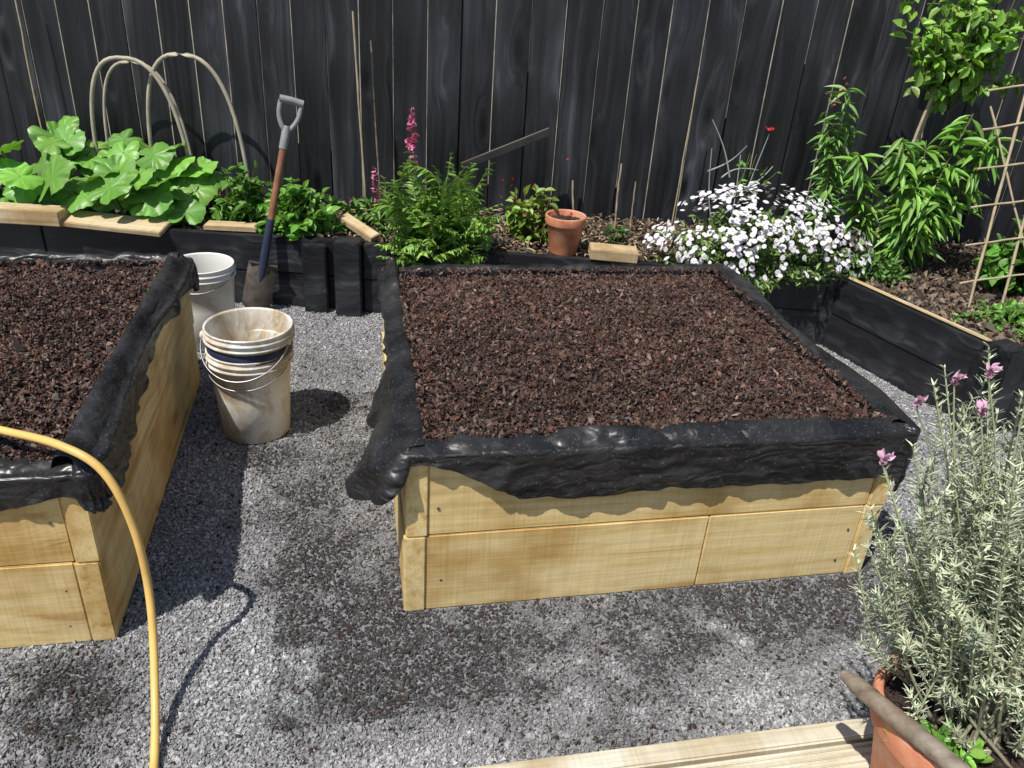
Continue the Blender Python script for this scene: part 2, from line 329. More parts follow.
    if i==0:
        L=front*(.020+.098*np.clip((u-.05)/.16,0,1)+.012*np.clip((u-.5)/.5,0,1))+right*.13+left*.05+back*.09
        fl=left*(np.exp(-((py-.10)/.12)**2)+.55*np.exp(-((py-.34)/.08)**2))
        L=L+.13*fl
        bul=front*(.006+.012*np.sin(u*math.pi))+right*(.022+.02*np.sin(v*9))+left*.008+back*.02
        rim=.007+.010*back+left*(.006+.030*np.clip((v-.75)/.25,0,1))+.010*right+.012*front*np.exp(-((u-.55)/.3)**2)
    else:
        L=front*(.12-.07*np.clip((u-.7)/.25,0,1))+right*(.07+.03*np.sin(v*7))+left*.1+back*.08
        fl=right*np.exp(-((py-.1)/.1)**2)*.2;bul=front*.010+right*(.016+.012*np.sin(v*8+1))+back*.02+left*.02;rim=.008+right*.022+back*.020
    sh=crumple(np.stack([px+s0,py,0*px],-1),77+i,2,12,5)
    L=np.maximum(.016,L*(1+.10*N1+.06*sh));rim=np.maximum(.004,rim+.008*N1+.005*N2)
    f=np.linspace(0,1,K)[None,:];c_=lambda a_:a_[:,None]
    ga=np.clip(f/.13,0,1);gb=np.clip((f-.13)/.25,0,1);gc=np.clip((f-.38)/.62,0,1)
    off=-.062+.014*ga+(.052+c_(bul))*gb
    off=off+gc*(.002-.3*c_(bul))+c_(fl)*.135*gc**.8*(1-.35*gc)*1.25
    z=HB-.035+.042*ga+c_(rim)*(np.sin(np.clip(ga*.3+gb*.9,0,1)*math.pi))-.008*gb**4-c_(L)*gc
    P=np.stack([c_(px)+c_(nx_)*off,c_(py)+c_(ny_)*off,z],-1).reshape(-1,3)
    C1=crumple(P+s0,5+i,4,20,12,.8).reshape(Pn,K);C2=crumple(P+s0,15+i,14,45,9,.8).reshape(Pn,K)
    al=(px*np.abs(ny_)+py*np.abs(nx_));pl=crumple(np.stack([c_(al)*np.ones((1,K))*1.+.8*(z-HB),z*.2,0*z],-1).reshape(-1,3)+s0,25+i,4,26,8,.8).reshape(Pn,K)
    amp=.006+.018*gc
    off=off+C1*amp+C2*.0025*(.5+gc)+pl*gc*.016*(1+1.6*c_(fl))
    z=z+C1*.012*(1-gc)*np.clip(f/.15,0,1)+C2*.002+pl*.006*np.clip(f/.15,0,1)*(1-gc)
    off=np.where(gc>0,np.maximum(off,.003+.004*np.abs(C2)+.004*np.abs(pl)),off)
    z=np.where((gb>0)&(gc<=0.0),np.maximum(z,HB+.003+.002*np.abs(C2)),z)
    Vs=np.stack([c_(px)+c_(nx_)*off,c_(py)+c_(ny_)*off,z],-1).reshape(-1,3)
    q=np.arange(Pn*K).reshape(Pn,K);q2=np.roll(q,-1,0);F=np.stack([q[:,:-1],q2[:,:-1],q2[:,1:],q[:,1:]],-1).reshape(-1,4)
    a=Acc();a.add(Vs,F,(1,1,1),0,True);a.build('plastic_liner',[M_pl],e)
for i,bd in enumerate(beds): make_bed(i,bd)
# ------------------------------------------------------------ deck
dk=empty('timber_deck',(-.027,.942,0),ANG)
box('deck_edge_board',(4.2,.043,.120),(.2,-.022,.061),(0,0,0),M_deck,.004,dk)
for r in range(7):
    yc=-.119-r*.145;n=0
    box('deck_board',(4.2,.139,.028),(.2,yc,.104),(0,0,0),M_deck,.004,dk)
    for gq in range(9): box('deck_rib',(4.2,.008,.004),(.2,yc-.060+gq*.015,.1198),(0,0,0),M_deck,.0015,dk)
# ------------------------------------------------------------ fence
a=Acc();cube=np.array([(x_,y_,z_) for x_ in(-.5,.5) for y_ in(-.5,.5) for z_ in(-.5,.5)]);cf=np.array([(0,1,3,2),(4,6,7,5),(0,4,5,1),(2,3,7,6),(0,2,6,4),(1,5,7,3)])
def abox(a,c,s,col,mi=0,rot=0,ch=0):
    V=cube*np.array(s)
    if rot: R_=np.array([[math.cos(rot),-math.sin(rot),0],[math.sin(rot),math.cos(rot),0],[0,0,1]]);V=V@R_.T
    a.add(V+np.array(c),cf,col,mi)
FY=3.78;X=-4.5;k=0
while X<4.6:
    w=rng.uniform(.137,.147);dy=rng.uniform(-.004,.004)
    r3=rng.random(3);abox(a,(X+w/2,FY+dy,1.02+rng.uniform(-.006,.006)),(w,.018,1.96),r3,0,rng.uniform(-.035,.035))
    if rng.random()<.9:
        l=rng.uniform(.7,1.9);z0=rng.uniform(.1,2.0-l);abox(a,(X+w+.003,FY+.000,z0+l/2),(.004,.014,l),(1,1,1),1)
    X+=w+rng.uniform(.005,.009)
X=-4.5
while X<4.6:
    abox(a,(X,FY+.024,1.0),(.148,.018,1.9),rng.random(3),0);X+=.15
for z in (.35,1.0,1.7): abox(a,(0,FY+.06,z),(9.2,.045,.09),rng.random(3),0)
abox(a,(0,FY+.029,2.012),(9.2,.1,.03),rng.random(3),0)
M_strip=simple('raw_board_edge',(.60,.54,.44),.8,0,9,.75)
a.build('black_timber_fence',[M_fence,M_strip])
# ------------------------------------------------------------ retaining wall
def wall_seg(e,p,q,z0,z1,th=.045,mat=M_blk,name='wall_board'):
    p=np.array(p);q=np.array(q);d=q-p;L=np.linalg.norm(d);return box(name,(L-.002,th,z1-z0-.002),((p[0]+q[0])/2,(p[1]+q[1])/2,(z0+z1)/2),(0,0,math.atan2(d[1],d[0])),mat,.004,e)
rw=empty('retaining_wall')
for z0,z1 in ((0,.155),(.155,.31)):
    wall_seg(rw,(-4,3.15),(-2.0,3.2),z0,z1);wall_seg(rw,(-2.0,3.205),(-.78,3.235),z0,z1);wall_seg(rw,(-.66,3.215),(.55,3.215),z0,z1);wall_seg(rw,(.55,3.218),(1.30,3.218),z0,z1)
box('wall_post',(.11,.10,.325),(-.72,3.19,.163),(0,0,.05),M_blk,.005,rw)
box('wall_post',(.10,.05,.30),(-.86,3.18,.15),(0,0,.03),M_blk,.005,rw)
box('wall_post',(.09,.09,.30),(1.33,3.235,.15),(0,0,0),M_blk,.005,rw)
rr=empty('timber_edging_wall')
for z0,z1 in ((0,.155),(.155,.31)): wall_seg(rr,(1.345,3.19),(1.655,2.60),z0,z1,.045)
wall_seg(rr,(1.365,3.19),(1.67,2.61),.312,.320,.024,M_plank,'worn_cap')
box('corner_post',(.10,.10,.33),(1.70,2.55,.165),(0,0,.45),M_blk,.005,rr)
box('corner_post',(.07,.05,.30),(1.62,2.53,.15),(0,0,.45),M_blk,.004,rr)
for z0,z1 in ((0,.155),(.155,.31)): wall_seg(rr,(1.755,2.55),(3.2,2.65),z0,z1,.045)
wall_seg(rr,(1.76,2.555),(3.2,2.655),.312,.320,.03,M_plank,'worn_cap')
# raised border soil
xs=np.linspace(-4,3.2,360);ys=np.linspace(2.5,3.77,64);gx,gy=np.meshgrid(xs,ys,indexing='ij')
z=.275+.05*(fbm(gx*5,gy*5,2)-.5)+.03*(vn(gx*22,gy*22,3)-.5)+.04*np.clip((gy-3.4)/.3,0,1)
V=np.stack([gx,gy,z],-1).reshape(-1,3);q=np.arange(gx.size).reshape(gx.shape);F=np.stack([q[:-1,:-1],q[1:,:-1],q[1:,1:],q[:-1,1:]],-1).reshape(-1,4)
cx=V[F].mean(1);wx=1.36+(3.19-cx[:,1])*(.31/.59)
m=(cx[:,1]>3.235)|((cx[:,0]>wx+.01)&(cx[:,1]>2.59+.07*np.clip(cx[:,0]-1.76,0,9)))
a=Acc();a.add(V,F[m],(1,1,1),0,True)
n=11000;px=rng.uniform(-2.6,2.6,n);py=rng.uniform(3.26,3.75,n);c=cvar((.16,.115,.08),n,.8,.1);s=rng.gamma(3,.0017,n)+.001
a.inst(rock_t(21),randrot(n)*s[:,None,None]*rng.uniform(.4,1.8,(n,1,3)),np.stack([px,py,.285+rng.uniform(-.01,.03,n)+.04*np.clip((py-3.4)/.3,0,1)],1),c,1)
n=3500;px=rng.uniform(1.45,2.8,n);py=rng.uniform(2.65,3.3,n);k=px>1.4+(3.19-py)*.53
px=px[k];py=py[k];n=len(px);s=rng.gamma(3,.0017,n)+.001
a.inst(rock_t(22),randrot(n)*s[:,None,None]*rng.uniform(.4,1.8,(n,1,3)),np.stack([px,py,.285+rng.uniform(-.01,.02,n)],1),cvar((.16,.115,.08),n,.8,.1),1)
n=900;px=rng.uniform(-.8,.9,n);py=rng.uniform(3.26,3.7,n);D=rv(n)*[1,1,.15];a.inst(leaf_t(),frames(D,rv(n)*.3+[0,0,1],rng.uniform(.004,.014,n),rng.uniform(.02,.05,n)),np.stack([px,py,.305+rng.uniform(0,.015,n)+.04*np.clip((py-3.4)/.3,0,1)],1),cvar((.34,.26,.16),n,.6),1)
a.build('border_soil',[M_bsoil,M_crumb])
# loose planks on wall
def plank(name,c,s,rot,mat=M_plank): return box(name,s,c,rot,mat,.003)
plank('timber_plank',(-2.25,3.17,.345),(.72,.10,.06),(0,.0,.03))
plank('timber_plank',(-1.69,3.2,.325),(.42,.12,.022),(.15,.03,-.03))
plank('timber_plank',(-1.23,3.27,.323),(.22,.08,.02),(0,0,.06))
plank('timber_offcut',(.385,3.235,.335),(.20,.09,.045),(.05,.04,.05))
plank('timber_offcut',(-.70,3.32,.34),(.20,.05,.03),(.2,.25,-.6))
plank('timber_offcut',(-.2,3.3,.325),(.24,.045,.02),(.1,-.05,.2),M_grey)
lp=box('leaning_board',(.42,.030,.030),(-.10,3.62,.650),(0,-.44,0),M_dark,.002);box('raw_edge',(.42,.006,.003),(0,-.004,.0168),(0,0,0),M_grey,.0005,lp);box('leg',(.018,.016,.42),(.17,-.0,-.2),(0,.44,0),M_dark,.002,lp)
# ------------------------------------------------------------ buckets
def bucket(acc,c,r0,r1,h,rims=(),mi=0):
    pr=[(0,.004),(r0-.01,.003),(r0,.008),(r0+(r1-r0)*.5,h*.5),(r1,h*.86)]
    for zz in (.86,.92):
        pr+=[(r1+.001,h*zz),(r1+.009,h*zz+.003),(r1+.009,h*zz+.007),(r1+.002,h*zz+.010)]
    pr+=[(r1+.004,h*.985),(r1+.006,h-.003),(r1+.004,h),(r1-.001,h),(r1-.003,h-.006),(r1-.004,h*.86),(r0+(r1-r0)*.5-.004,h*.5),(r0-.002,.012),(0.001,.010)]
    V,F=lathe(pr,56,c);acc.add(V,F,(1,1,1),mi,True)
bx,by=-.815,2.20
a=Acc();bucket(a,(bx,by,0),.104,.122,.30);bucket(a,(bx+.004,by+.003,.072),.102,.126,.30)
V,F=lathe([(.1265,.290),(.1282,.322),(.1272,.3225)],56,(bx+.003,by+.003,0));a.add(V,F,(1,1,1),1,True)
th=np.linspace(-.1,math.pi+.1,40)
hp=np.stack([bx-.132*np.cos(th),by-.02-.128*np.sin(th),.335-.085*np.sin(th)],1);V,F=tube(hp,.0024,8);a.add(V,F,(1,1,1),2,True)
hp=np.stack([bx-.128*np.cos(th),by-.005-.126*np.sin(th),.27-.06*np.sin(th)],1);V,F=tube(hp,.0022,8);a.add(V,F,(1,1,1),2,True)
for sx in(-1,1):
    V,F=lathe([(0.001,.008),(.012,.008),(.014,0)],16);V=V[:,[2,0,1]]*np.array([sx,1,1])+np.array([bx+sx*.128,by-.02,.335]);a.add(V,F,(1,1,1),0,True)
a.build('stacked_buckets',[M_buck,M_navy,M_steel])
wx_,wy_=-1.185,2.80
a=Acc();bucket(a,(wx_,wy_,0),.095,.112,.33);V,F=lathe([(.001,.25),(.06,.262),(.108,.25)],40,(wx_,wy_,0));a.add(V,F,(1,1,1),1,True);
hp=np.stack([wx_-.118*np.cos(th),wy_-.116*np.sin(th),.30-.05*np.sin(th)],1);V,F=tube(hp,.002,8);a.add(V,F,(1,1,1),2,True)
a.build('white_bucket',[M_buckw,M_soil,M_steel])
# ------------------------------------------------------------ spade
P0=Vector((-1.105,3.09,.0));P1=Vector((-.945,3.28,.84));ax=(P1-P0).normalized();L=(P1-P0).length
sp=Acc()
Vb=[];nb=14;mb=10
for i in range(nb):
    t=i/(nb-1)
    w=.058*(1 if t>.25 else (.55+.45*math.sin(t/.25*math.pi/2)))*(1-.1*(t-.9 if t>.9 else 0))
    for j in range(mb):
        s_=j/(mb-1)*2-1;Vb.append((s_*w,.018*(s_*s_)-.01+.02*(t-.5)**2,t*.22-.01+(.012*s_*s_ if t<.1 else 0)))
F=[(i*mb+j,i*mb+j+1,(i+1)*mb+j+1,(i+1)*mb+j) for i in range(nb-1) for j in range(mb-1)]
V=np.array(Vb);sp.add(V,F,(1,1,1),1,True);sp.add(V+np.array([0,.003,0]),F,(1,1,1),1,True)
for sx in (-1,1): abox(sp,(sx*.034,.004,.211),(.046,.022,.006),(1,1,1),1)
def sp_t(pts,r,mi,seg=14): V,F=tube(smooth_path(pts,30),r,seg);sp.add(V,F,(1,1,1),mi,True)
V,F=tube([(0,0,.13),(0,0,.2),(0,0,.40)],[.009,.018,.0165],14);sp.add(V,F,(1,1,1),2,True)
V,F=tube([(0,0,.38),(0,0,.6),(0,0,L-.17)],[.015,.0145,.0145],14);sp.add(V,F,(1,1,1),3,True)
V,F=tube([(0,0,L-.19),(0,0,L-.12),(0,0,L-.10)],[.0175,.017,.013],14);sp.add(V,F,(1,1,1),0,True)
for sx in(-1,1): sp_t([(0,0,L-.125),(sx*.022,0,L-.10),(sx*.038,0,L-.06),(sx*.040,0,L-.01)],.010,0,10)
sp_t([(-.046,0,L-.005),(0,0,L-.003),(.046,0,L-.005)],.015,0,12)
ob=sp.build('garden_spade',[M_dgrey,M_rust,M_blue,M_red])
yax=ax.cross(Vector((1,0,0))).normalized();xax=yax.cross(ax);xr=xax*math.cos(.35)+yax*math.sin(.35);yr=ax.cross(xr)
mt=Matrix((xr,yr,ax)).transposed().to_4x4();mt.translation=P0+Vector((0,0,.012));ob.matrix_world=mt
# ------------------------------------------------------------ hose
hpts=[(-1.75,1.75,.50),(-1.4,1.5,.50),(-1.2,1.39,.50),(-1.016,1.334,.507),(-.855,1.268,.525),(-.765,1.244,.485),(-.7215,1.232,.36),(-.703,1.205,.2),(-.668,1.10,.07),(-.621,.965,.014),(-.60,.88,.04),(-.59,.80,.135),(-.57,.6,.133),(-.3,.2,.133)]
V,F=tube(smooth_path(hpts,220),.0082,14);a=Acc();a.add(V,F,(1,1,1),0,True);a.build('garden_hose',[M_hose])
# ------------------------------------------------------------ hoops and canes
def hoop(x0,x1,top,y,zl=.28,r=.009,dy=0):
    pts=[]
    for t in np.linspace(0,1,30):
        th=math.pi*t;sx=abs(math.cos(th))**.75*(1 if math.cos(th)>0 else -1)
        pts.append(((x0+x1)/2-(x1-x0)/2*sx*(1-.0)+.03*(1-math.sin(th)),y+dy*t,zl+(top-zl)*math.sin(th)**.7 if 0<t<1 else zl-.02))
    V,F=tube(pts,r,10);a=Acc();a.add(V,F,(1,1,1),0,True);a.build('garden_hoop',[M_hoop])
hoop(-1.95,-1.53,.925,3.58);hoop(-1.72,-1.29,.95,3.62);hoop(-1.935,-1.55,.90,3.66,r=.007)
def cane_into(a,p,q,r):
    p=np.array(p);q=np.array(q);n=14;P=p+(q-p)*np.linspace(0,1,n)[:,None];P=P+np.cumsum(rng.normal(0,.0012,(n,3)),0);R=np.full(n,r);R[::3]*=1.2
    V,F=tube(P,R,8);a.add(V,F,(1,1,1),0,True)
def cane(p,q,r=.005,name='garden_cane',mat=M_cane):
    a=Acc();cane_into(a,p,q,r);a.build(name,[mat])
cane((-.72,3.6,.25),(-.76,3.62,1.16),.0045);cane((-.66,3.66,.25),(-.70,3.7,1.05),.004,'garden_cane',M_grey)
cane((.68,3.62,.25),(.69,3.63,1.0),.003);cane((.42,3.6,.27),(.415,3.6,.62),.004);cane((.50,3.62,.27),(.49,3.6,.55),.003);cane((.24,3.5,.27),(.20,3.5,.56),.004)
cane((-2.2,3.66,.3),(-2.21,3.7,1.2),.004);cane((1.50,3.4,.25),(1.72,3.55,1.5),.006);cane((1.6,3.55,.3),(1.75,3.6,1.6),.006)
a=Acc()
for dx in (0,.13,.26,.39,.52): cane_into(a,(1.80+dx,3.02,.22),(1.93+dx,3.40,1.22),.0055)
for k_ in range(6): cane_into(a,(1.76,3.08+.05*k_,.36+k_*.14),(2.42,3.10+.055*k_,.50+k_*.14),.004)
for dx in (0,.2,.4): cane_into(a,(2.1+dx,3.0,.25),(1.80+dx,3.36,1.0),.004)
a.build('garden_trellis',[M_cane])
# ------------------------------------------------------------ plants
LANCE=leaf_t((.04,.36,.5,.42,.25,.02),.35,.15);OVAL=leaf_t((.08,.5,.6,.42,.02),.2,.25);NEED=leaf_t((.5,.5,.1),.15,.1)
G1=(.12,.27,.04);G2=(.16,.33,.05);G3=(.07,.16,.03)
def stem_pts(b,t,bend=.03,n=10):
    b=np.array(b,float);t=np.array(t,float);s=np.linspace(0,1,n)[:,None];m=rng.normal(0,bend,3);return b+(t-b)*s+m*np.sin(s*np.pi)
def bush(a,base,c,rad,nst,nl,ll,lw,tmpl,col,droop=.2,stemc=(.12,.16,.05),spread=.5,start=.25,stem_r=.0025,shell=.55):
    base=np.array(base,float);c=np.array(c,float);rad=np.array(rad,float)
    for s in range(nst):
        d=rv(1)[0];d[2]=abs(d[2])*1.0-.25;tip=c+rad*d*rng.uniform(shell,1.05)
        b=base+np.array([rng.uniform(-1,1)*rad[0]*spread,rng.uniform(-1,1)*rad[1]*spread,0]);P=stem_pts(b,tip,.02)
        V,F=tube(P,np.linspace(stem_r,stem_r*.5,len(P)),5);a.add(V,F,stemc,1,True)
        t=rng.uniform(start,1,nl);f=t*(len(P)-1);i0=np.minimum(f.astype(int),len(P)-2);fr=(f-i0)[:,None];Q=P[i0]*(1-fr)+P[i0+1]*fr
        ax_=norm(P[-1]-P[0]);D=norm(rv(nl)*1.0+ax_*.5+np.array([0,0,-droop]));U=norm(np.array([0,-.3,1])+rv(nl)*.4)
        l=rng.uniform(.6,1.15,nl)*ll;a.inst(tmpl,frames(D,U,l*lw,l),Q,cvar(col,nl,.35,.12)*(.75+.5*rng.random()),0,True)
def plant(name,fn,mats=(None,)):
    a=Acc();fn(a);return a.build(name,[M_leaf,M_stem,M_petal])
# pumpkin
def big_leaf_t(sd):
    r_=np.random.default_rng(sd);p=r_.uniform(0,6.28,8);am=r_.uniform(.6,1.3,8)
    S=60;rings=[0,.2,.4,.6,.8,.92,1.];V=[];Sh=[];th=np.linspace(0,2*np.pi,S,endpoint=False)
    rel=(th-np.pi/2+np.pi)%(2*np.pi)-np.pi
    R=.90+.07*np.cos(5*rel)+.022*np.cos(19*rel+p[6])+.05*am[0]*np.cos(2*rel+p[0])+.04*np.cos(3*rel+p[1]);notch=np.exp(-((np.abs(rel)-np.pi)/.2)**2);R=R*(1-.65*notch)
    lob=np.min(np.abs(((rel[:,None]-np.arange(-2,3)*2*np.pi/5)+np.pi)%(2*np.pi)-np.pi),1)
    for r in rings:
        z=.18*r*r-.24*am[1]*r**3+.04*r*np.cos(5*rel)+.09*am[2]*r*r*np.cos(2*rel+p[2])+.04*am[3]*r*r*np.sin(7*rel+p[3])+.03*r*r*np.cos(11*rel+p[4])+.02*r*np.sin(13*rel+r*9+p[5])*(r<1)
        z=z-.04*r*np.exp(-(lob/.12)**2)
        V.append(np.stack([R*r*np.cos(th),R*r*np.sin(th),z],1));Sh.append(1+.45*np.exp(-(lob/.05)**2)*(1-r*.6)-.14*r*np.sin(9*rel+r*5+p[7]))
    n=len(rings)-1;F=[(i*S+j,i*S+(j+1)%S,(i+1)*S+(j+1)%S,(i+1)*S+j) for i in range(n) for j in range(S)]
    return np.concatenate(V),np.array(F),np.concatenate(Sh)
BLs=[big_leaf_t(i) for i in range(7)]
def f(a):
    n=62
    x_=rng.uniform(-2.55,-1.38,n);y_=rng.uniform(3.20,3.6,n);zt=.33+.15*rng.random(n)*np.clip((-1.3-x_)/.3,.3,1)+.14*np.clip((y_-3.22)/.35,0,1)
    for i in range(n):
        b=(x_[i]+rng.uniform(-.12,.12),y_[i]+rng.uniform(0,.1),.28);P=stem_pts(b,(x_[i],y_[i],zt[i]),.015);V,F=tube(P,.005,6);a.add(V,F,(.16,.26,.07),1,True)
    Z=norm(np.stack([rng.normal(0,.35,n),-.55+rng.normal(0,.35,n),np.ones(n)],1));D=norm(np.cross(Z,rv(n)));s=rng.uniform(.07,.12,n)
    M=frames(D,Z,s,s);C=cvar((.17,.36,.06),n,.3,.12);P=np.stack([x_,y_,zt],1);idx=rng.integers(0,7,n)
    for k in range(7):
        q=idx==k
        if q.any(): a.inst(BLs[k],M[q],P[q],C[q],0,True)
plant('pumpkin_plant',f)
plant('leafy_vegetable_plant',lambda a:(bush(a,(-1.24,3.4,.27),(-1.22,3.38,.40),(.12,.12,.26),26,14,.055,.38,OVAL,G1),))
plant('strawberry_plant',lambda a:(bush(a,(-.97,3.36,.27),(-.96,3.36,.34),(.20,.15,.24),70,16,.055,.5,OVAL,(.17,.36,.055)),))
# ferny shrub
def f(a):
    for s in range(120):
        d=rv(1)[0];d[2]=abs(d[2])-.55;d[1]=d[1]*.8-.3;base=np.array([-.36,3.3,.30])+np.array([rng.normal(0,.06),rng.normal(0,.04),0])
        tip=np.array([-.35,3.22,.43])+np.array([.26,.19,.31])*norm(d)*rng.uniform(.55,1.1);P=stem_pts(base,tip,.04,12)
        V,F=tube(P,np.linspace(.0025,.001,12),4);a.add(V,F,(.18,.28,.08),1,True)
        k=15;t=np.repeat(np.linspace(.4,1,k),2);ff=t*11;i0=np.minimum(ff.astype(int),10);fr=(ff-i0)[:,None];Q=P[i0]*(1-fr)+P[i0+1]*fr
        ax_=norm(P[-1]-P[-4]);sd=norm(np.cross(ax_,[0,.2,1]));sg=np.tile([1,-1],k)[:,None];D=norm(sd*sg+ax_*.8+rv(2*k)*.4+[0,0,-.15]);l=.052*np.sin(np.clip(1.25-t,0.1,1)*2.2)*rng.uniform(.7,1.2,2*k)
        a.inst(LANCE,frames(D,norm(np.cross(sd,ax_))*np.ones((2*k,1))+rv(2*k)*.3,l*.36,l),Q,cvar((.28,.46,.10),2*k,.3,.1)*rng.uniform(.7,1.25),0,True)
plant('marigold_plant',f)
def spire(a,b,t,h0,col,n=70,sz=.02):
    P=stem_pts(b,t,.012,14);V,F=tube(P,np.linspace(.003,.0015,14),5);a.add(V,F,(.12,.18,.06),1,True)
    tt=h0+(1-h0)*rng.random(n)**.8;ff=tt*13;i0=np.minimum(ff.astype(int),12);fr=(ff-i0)[:,None];Q=P[i0]*(1-fr)+P[i0+1]*fr
    D=norm(rv(n)*np.array([1,1,.4])+np.array([0,0,.1]));l=sz*(1.25-.8*(tt-h0)/(1-h0))*rng.uniform(.7,1.1,n);a.inst(OVAL,frames(D,norm(rv(n)+[0,0,1]),l*.8,l),Q,cvar(col,n,.4,.1),2,True)
    m=26;tt=rng.uniform(.05,h0,m);ff=tt*13;i0=ff.astype(int);Q=P[i0];D=norm(rv(m)+[0,0,.2]);a.inst(LANCE,frames(D,norm(rv(m)*.4+[0,0,1]),.012,np.full(m,.05)),Q,cvar(G1,m),0,True)
plant('pink_snapdragon',lambda a:(spire(a,(-.44,3.34,.28),(-.475,3.32,.85),.72,(.70,.18,.32),50,.028),spire(a,(-.40,3.34,.28),(-.475,3.28,.70),.76,(.70,.24,.38),40,.026)))
plant('pink_snapdragon',lambda a:(spire(a,(-.62,3.36,.28),(-.635,3.34,.60),.55,(.66,.24,.36),44,.024),spire(a,(-.60,3.4,.28),(-.60,3.4,.5),.5,(.5,.1,.2),20,.018)))
def f(a):
    bush(a,(.03,3.45,.28),(.03,3.43,.42),(.13,.09,.22),24,11,.05,.45,OVAL,(.20,.31,.05),stem_r=.004,stemc=(.2,.1,.06))
    n=12;p=np.array([.03,3.41,.5])+rng.normal(0,1,(n,3))*[.08,.05,.06];a.inst(OVAL,frames(rv(n),rv(n),.013,np.full(n,.016)),p,cvar((.5,.04,.03),n),2,True)
plant('red_salvia_plant',f)
# white daisies
def petal_flower():
    V=[];F=[];S=[];n=11
    for k in range(n):
        t=2*np.pi*k/n;c,s=np.cos(t),np.sin(t);b_=len(V)
        for r,w,z in((.12,.10,.05),(.65,.20,.12),(1.,.12,.0)):
            V+=[(r*c-w*s,r*s+w*c,z),(r*c+w*s,r*s-w*c,z)];S+=[1,1]
        F+=[(b_,b_+1,b_+3,b_+2),(b_+2,b_+3,b_+5,b_+4)]
    return np.array(V),np.array(F),np.array(S)
PF=petal_flower()
def dome(n=8):
    V,F=lathe([(.26,.03),(.20,.13),(.001,.18)],n);return V,np.array(F),np.ones(len(V))
DM=dome()
def f(a):
    c=np.array([.99,3.28,.34]);rad=np.array([.44,.24,.29])
    bush(a,(.99,3.30,.27),c,rad,260,20,.038,.34,OVAL,(.22,.32,.11),droop=.15,spread=.55,start=.3)
    n=1500;d=rv(n);d[:,2]=np.abs(d[:,2])+.0;d[:,1]-=.25;d=norm(d);p=c+rad*d*rng.uniform(.88,1.10,(n,1))
    cl=fbm(p[:,0]*9,p[:,2]*9+p[:,1]*5,2)+rng.normal(0,.06,n)+.10*(d[:,2]-.5);k=cl>.46;p=p[k];d=d[k];n=len(p)
    Z=norm(d+rv(n)*.7+[0,-.1,.4]);D=norm(np.cross(Z,rv(n)));s=rng.uniform(.007,.014,n);M=frames(D,Z,s,s)
    a.inst(PF,M,p,cvar((.78,.74,.78),n,.10,.03),2,False);a.inst(DM,M,p,cvar((.62,.48,.42),n,.2),2,True)
plant('white_daisy_bush',f)
# tall long-leaved plants
def tall(a,b,t,n,ll,lw,col,start=.15,droop=.55,r=.005):
    P=stem_pts(b,t,.03,16);V,F=tube(P,np.linspace(r,r*.4,16),7);a.add(V,F,(.15,.16,.07),1,True)
    tt=start+(1-start)*rng.random(n);ff=tt*15;i0=np.minimum(ff.astype(int),14);fr=(ff-i0)[:,None];Q=P[i0]*(1-fr)+P[i0+1]*fr
    h=rv(n);h[:,2]=0;h=norm(h);D=norm(h+np.array([0,0,1])*(rng.uniform(-droop*1.6,.5,(n,1))));l=ll*rng.uniform(.6,1.15,n)
    a.inst(LANCE,frames(D,np.array([0,-.2,1.])+rv(n)*.3,l*lw,l),Q+h*.004,cvar(col,n,.35,.1),0,True)
PG=(.21,.40,.075)
def f(a):
    for b,t,n,ll in (((1.55,3.42,.28),(1.36,3.4,.78),80,.11),((1.6,3.42,.28),(1.50,3.36,.86),100,.12),((1.62,3.40,.28),(1.60,3.34,.68),70,.12),((1.68,3.4,.28),(1.78,3.42,.96),130,.13),((1.68,3.42,.28),(1.88,3.38,.92),120,.13),((1.66,3.4,.28),(1.70,3.3,.62),60,.12),((1.6,3.45,.28),(1.42,3.45,.60),60,.11),((1.62,3.45,.28),(1.64,3.45,.84),80,.12)): tall(a,b,t,n,ll,.2,PG,.2)
plant('peach_sapling',f)
def f(a):
    for dx,h in ((0,1.02),(-.05,.92),(.06,.88),(.03,.75)): tall(a,(1.28+dx*.3,3.48,.28),(1.27+dx,3.45+abs(dx),h),75,.075,.24,(.20,.37,.09),.25,.3)
    n=10;p=np.array([1.26,3.45,.98])+rng.normal(0,1,(n,3))*[.03,.03,.05];a.inst(OVAL,frames(rv(n),rv(n),.01,np.full(n,.016)),p,cvar((.6,.15,.15),n),2,True)
plant('lily_plant',f)
def f(a):
    P=stem_pts((1.76,3.55,.28),(1.72,3.56,1.25),.03,14);V,F=tube(P,np.linspace(.008,.005,14),8);a.add(V,F,(.12,.09,.06),1,True)
    for _ in range(60):
        t=np.array([1.71,3.50,1.24])+rng.normal(0,1,3)*[.14,.08,.11];t[2]=max(t[2],1.02);b=P[rng.integers(9,14)];Q=stem_pts(b,t,.03,8);V,F=tube(Q,.0025,5);a.add(V,F,(.13,.13,.06),1,True)
        n=15;ff=rng.uniform(3,7,n);i0=np.minimum(ff.astype(int),6);q=Q[i0]+rng.normal(0,.012,(n,3));h=rv(n);D=norm(h+[0,0,-.15]);l=rng.uniform(.035,.07,n);a.inst(OVAL,frames(D,norm(rv(n)*.5+[0,-.5,1]),l*.5,l),q,cvar((.22,.40,.06),n,.35),0,True)
plant('citrus_tree',f)
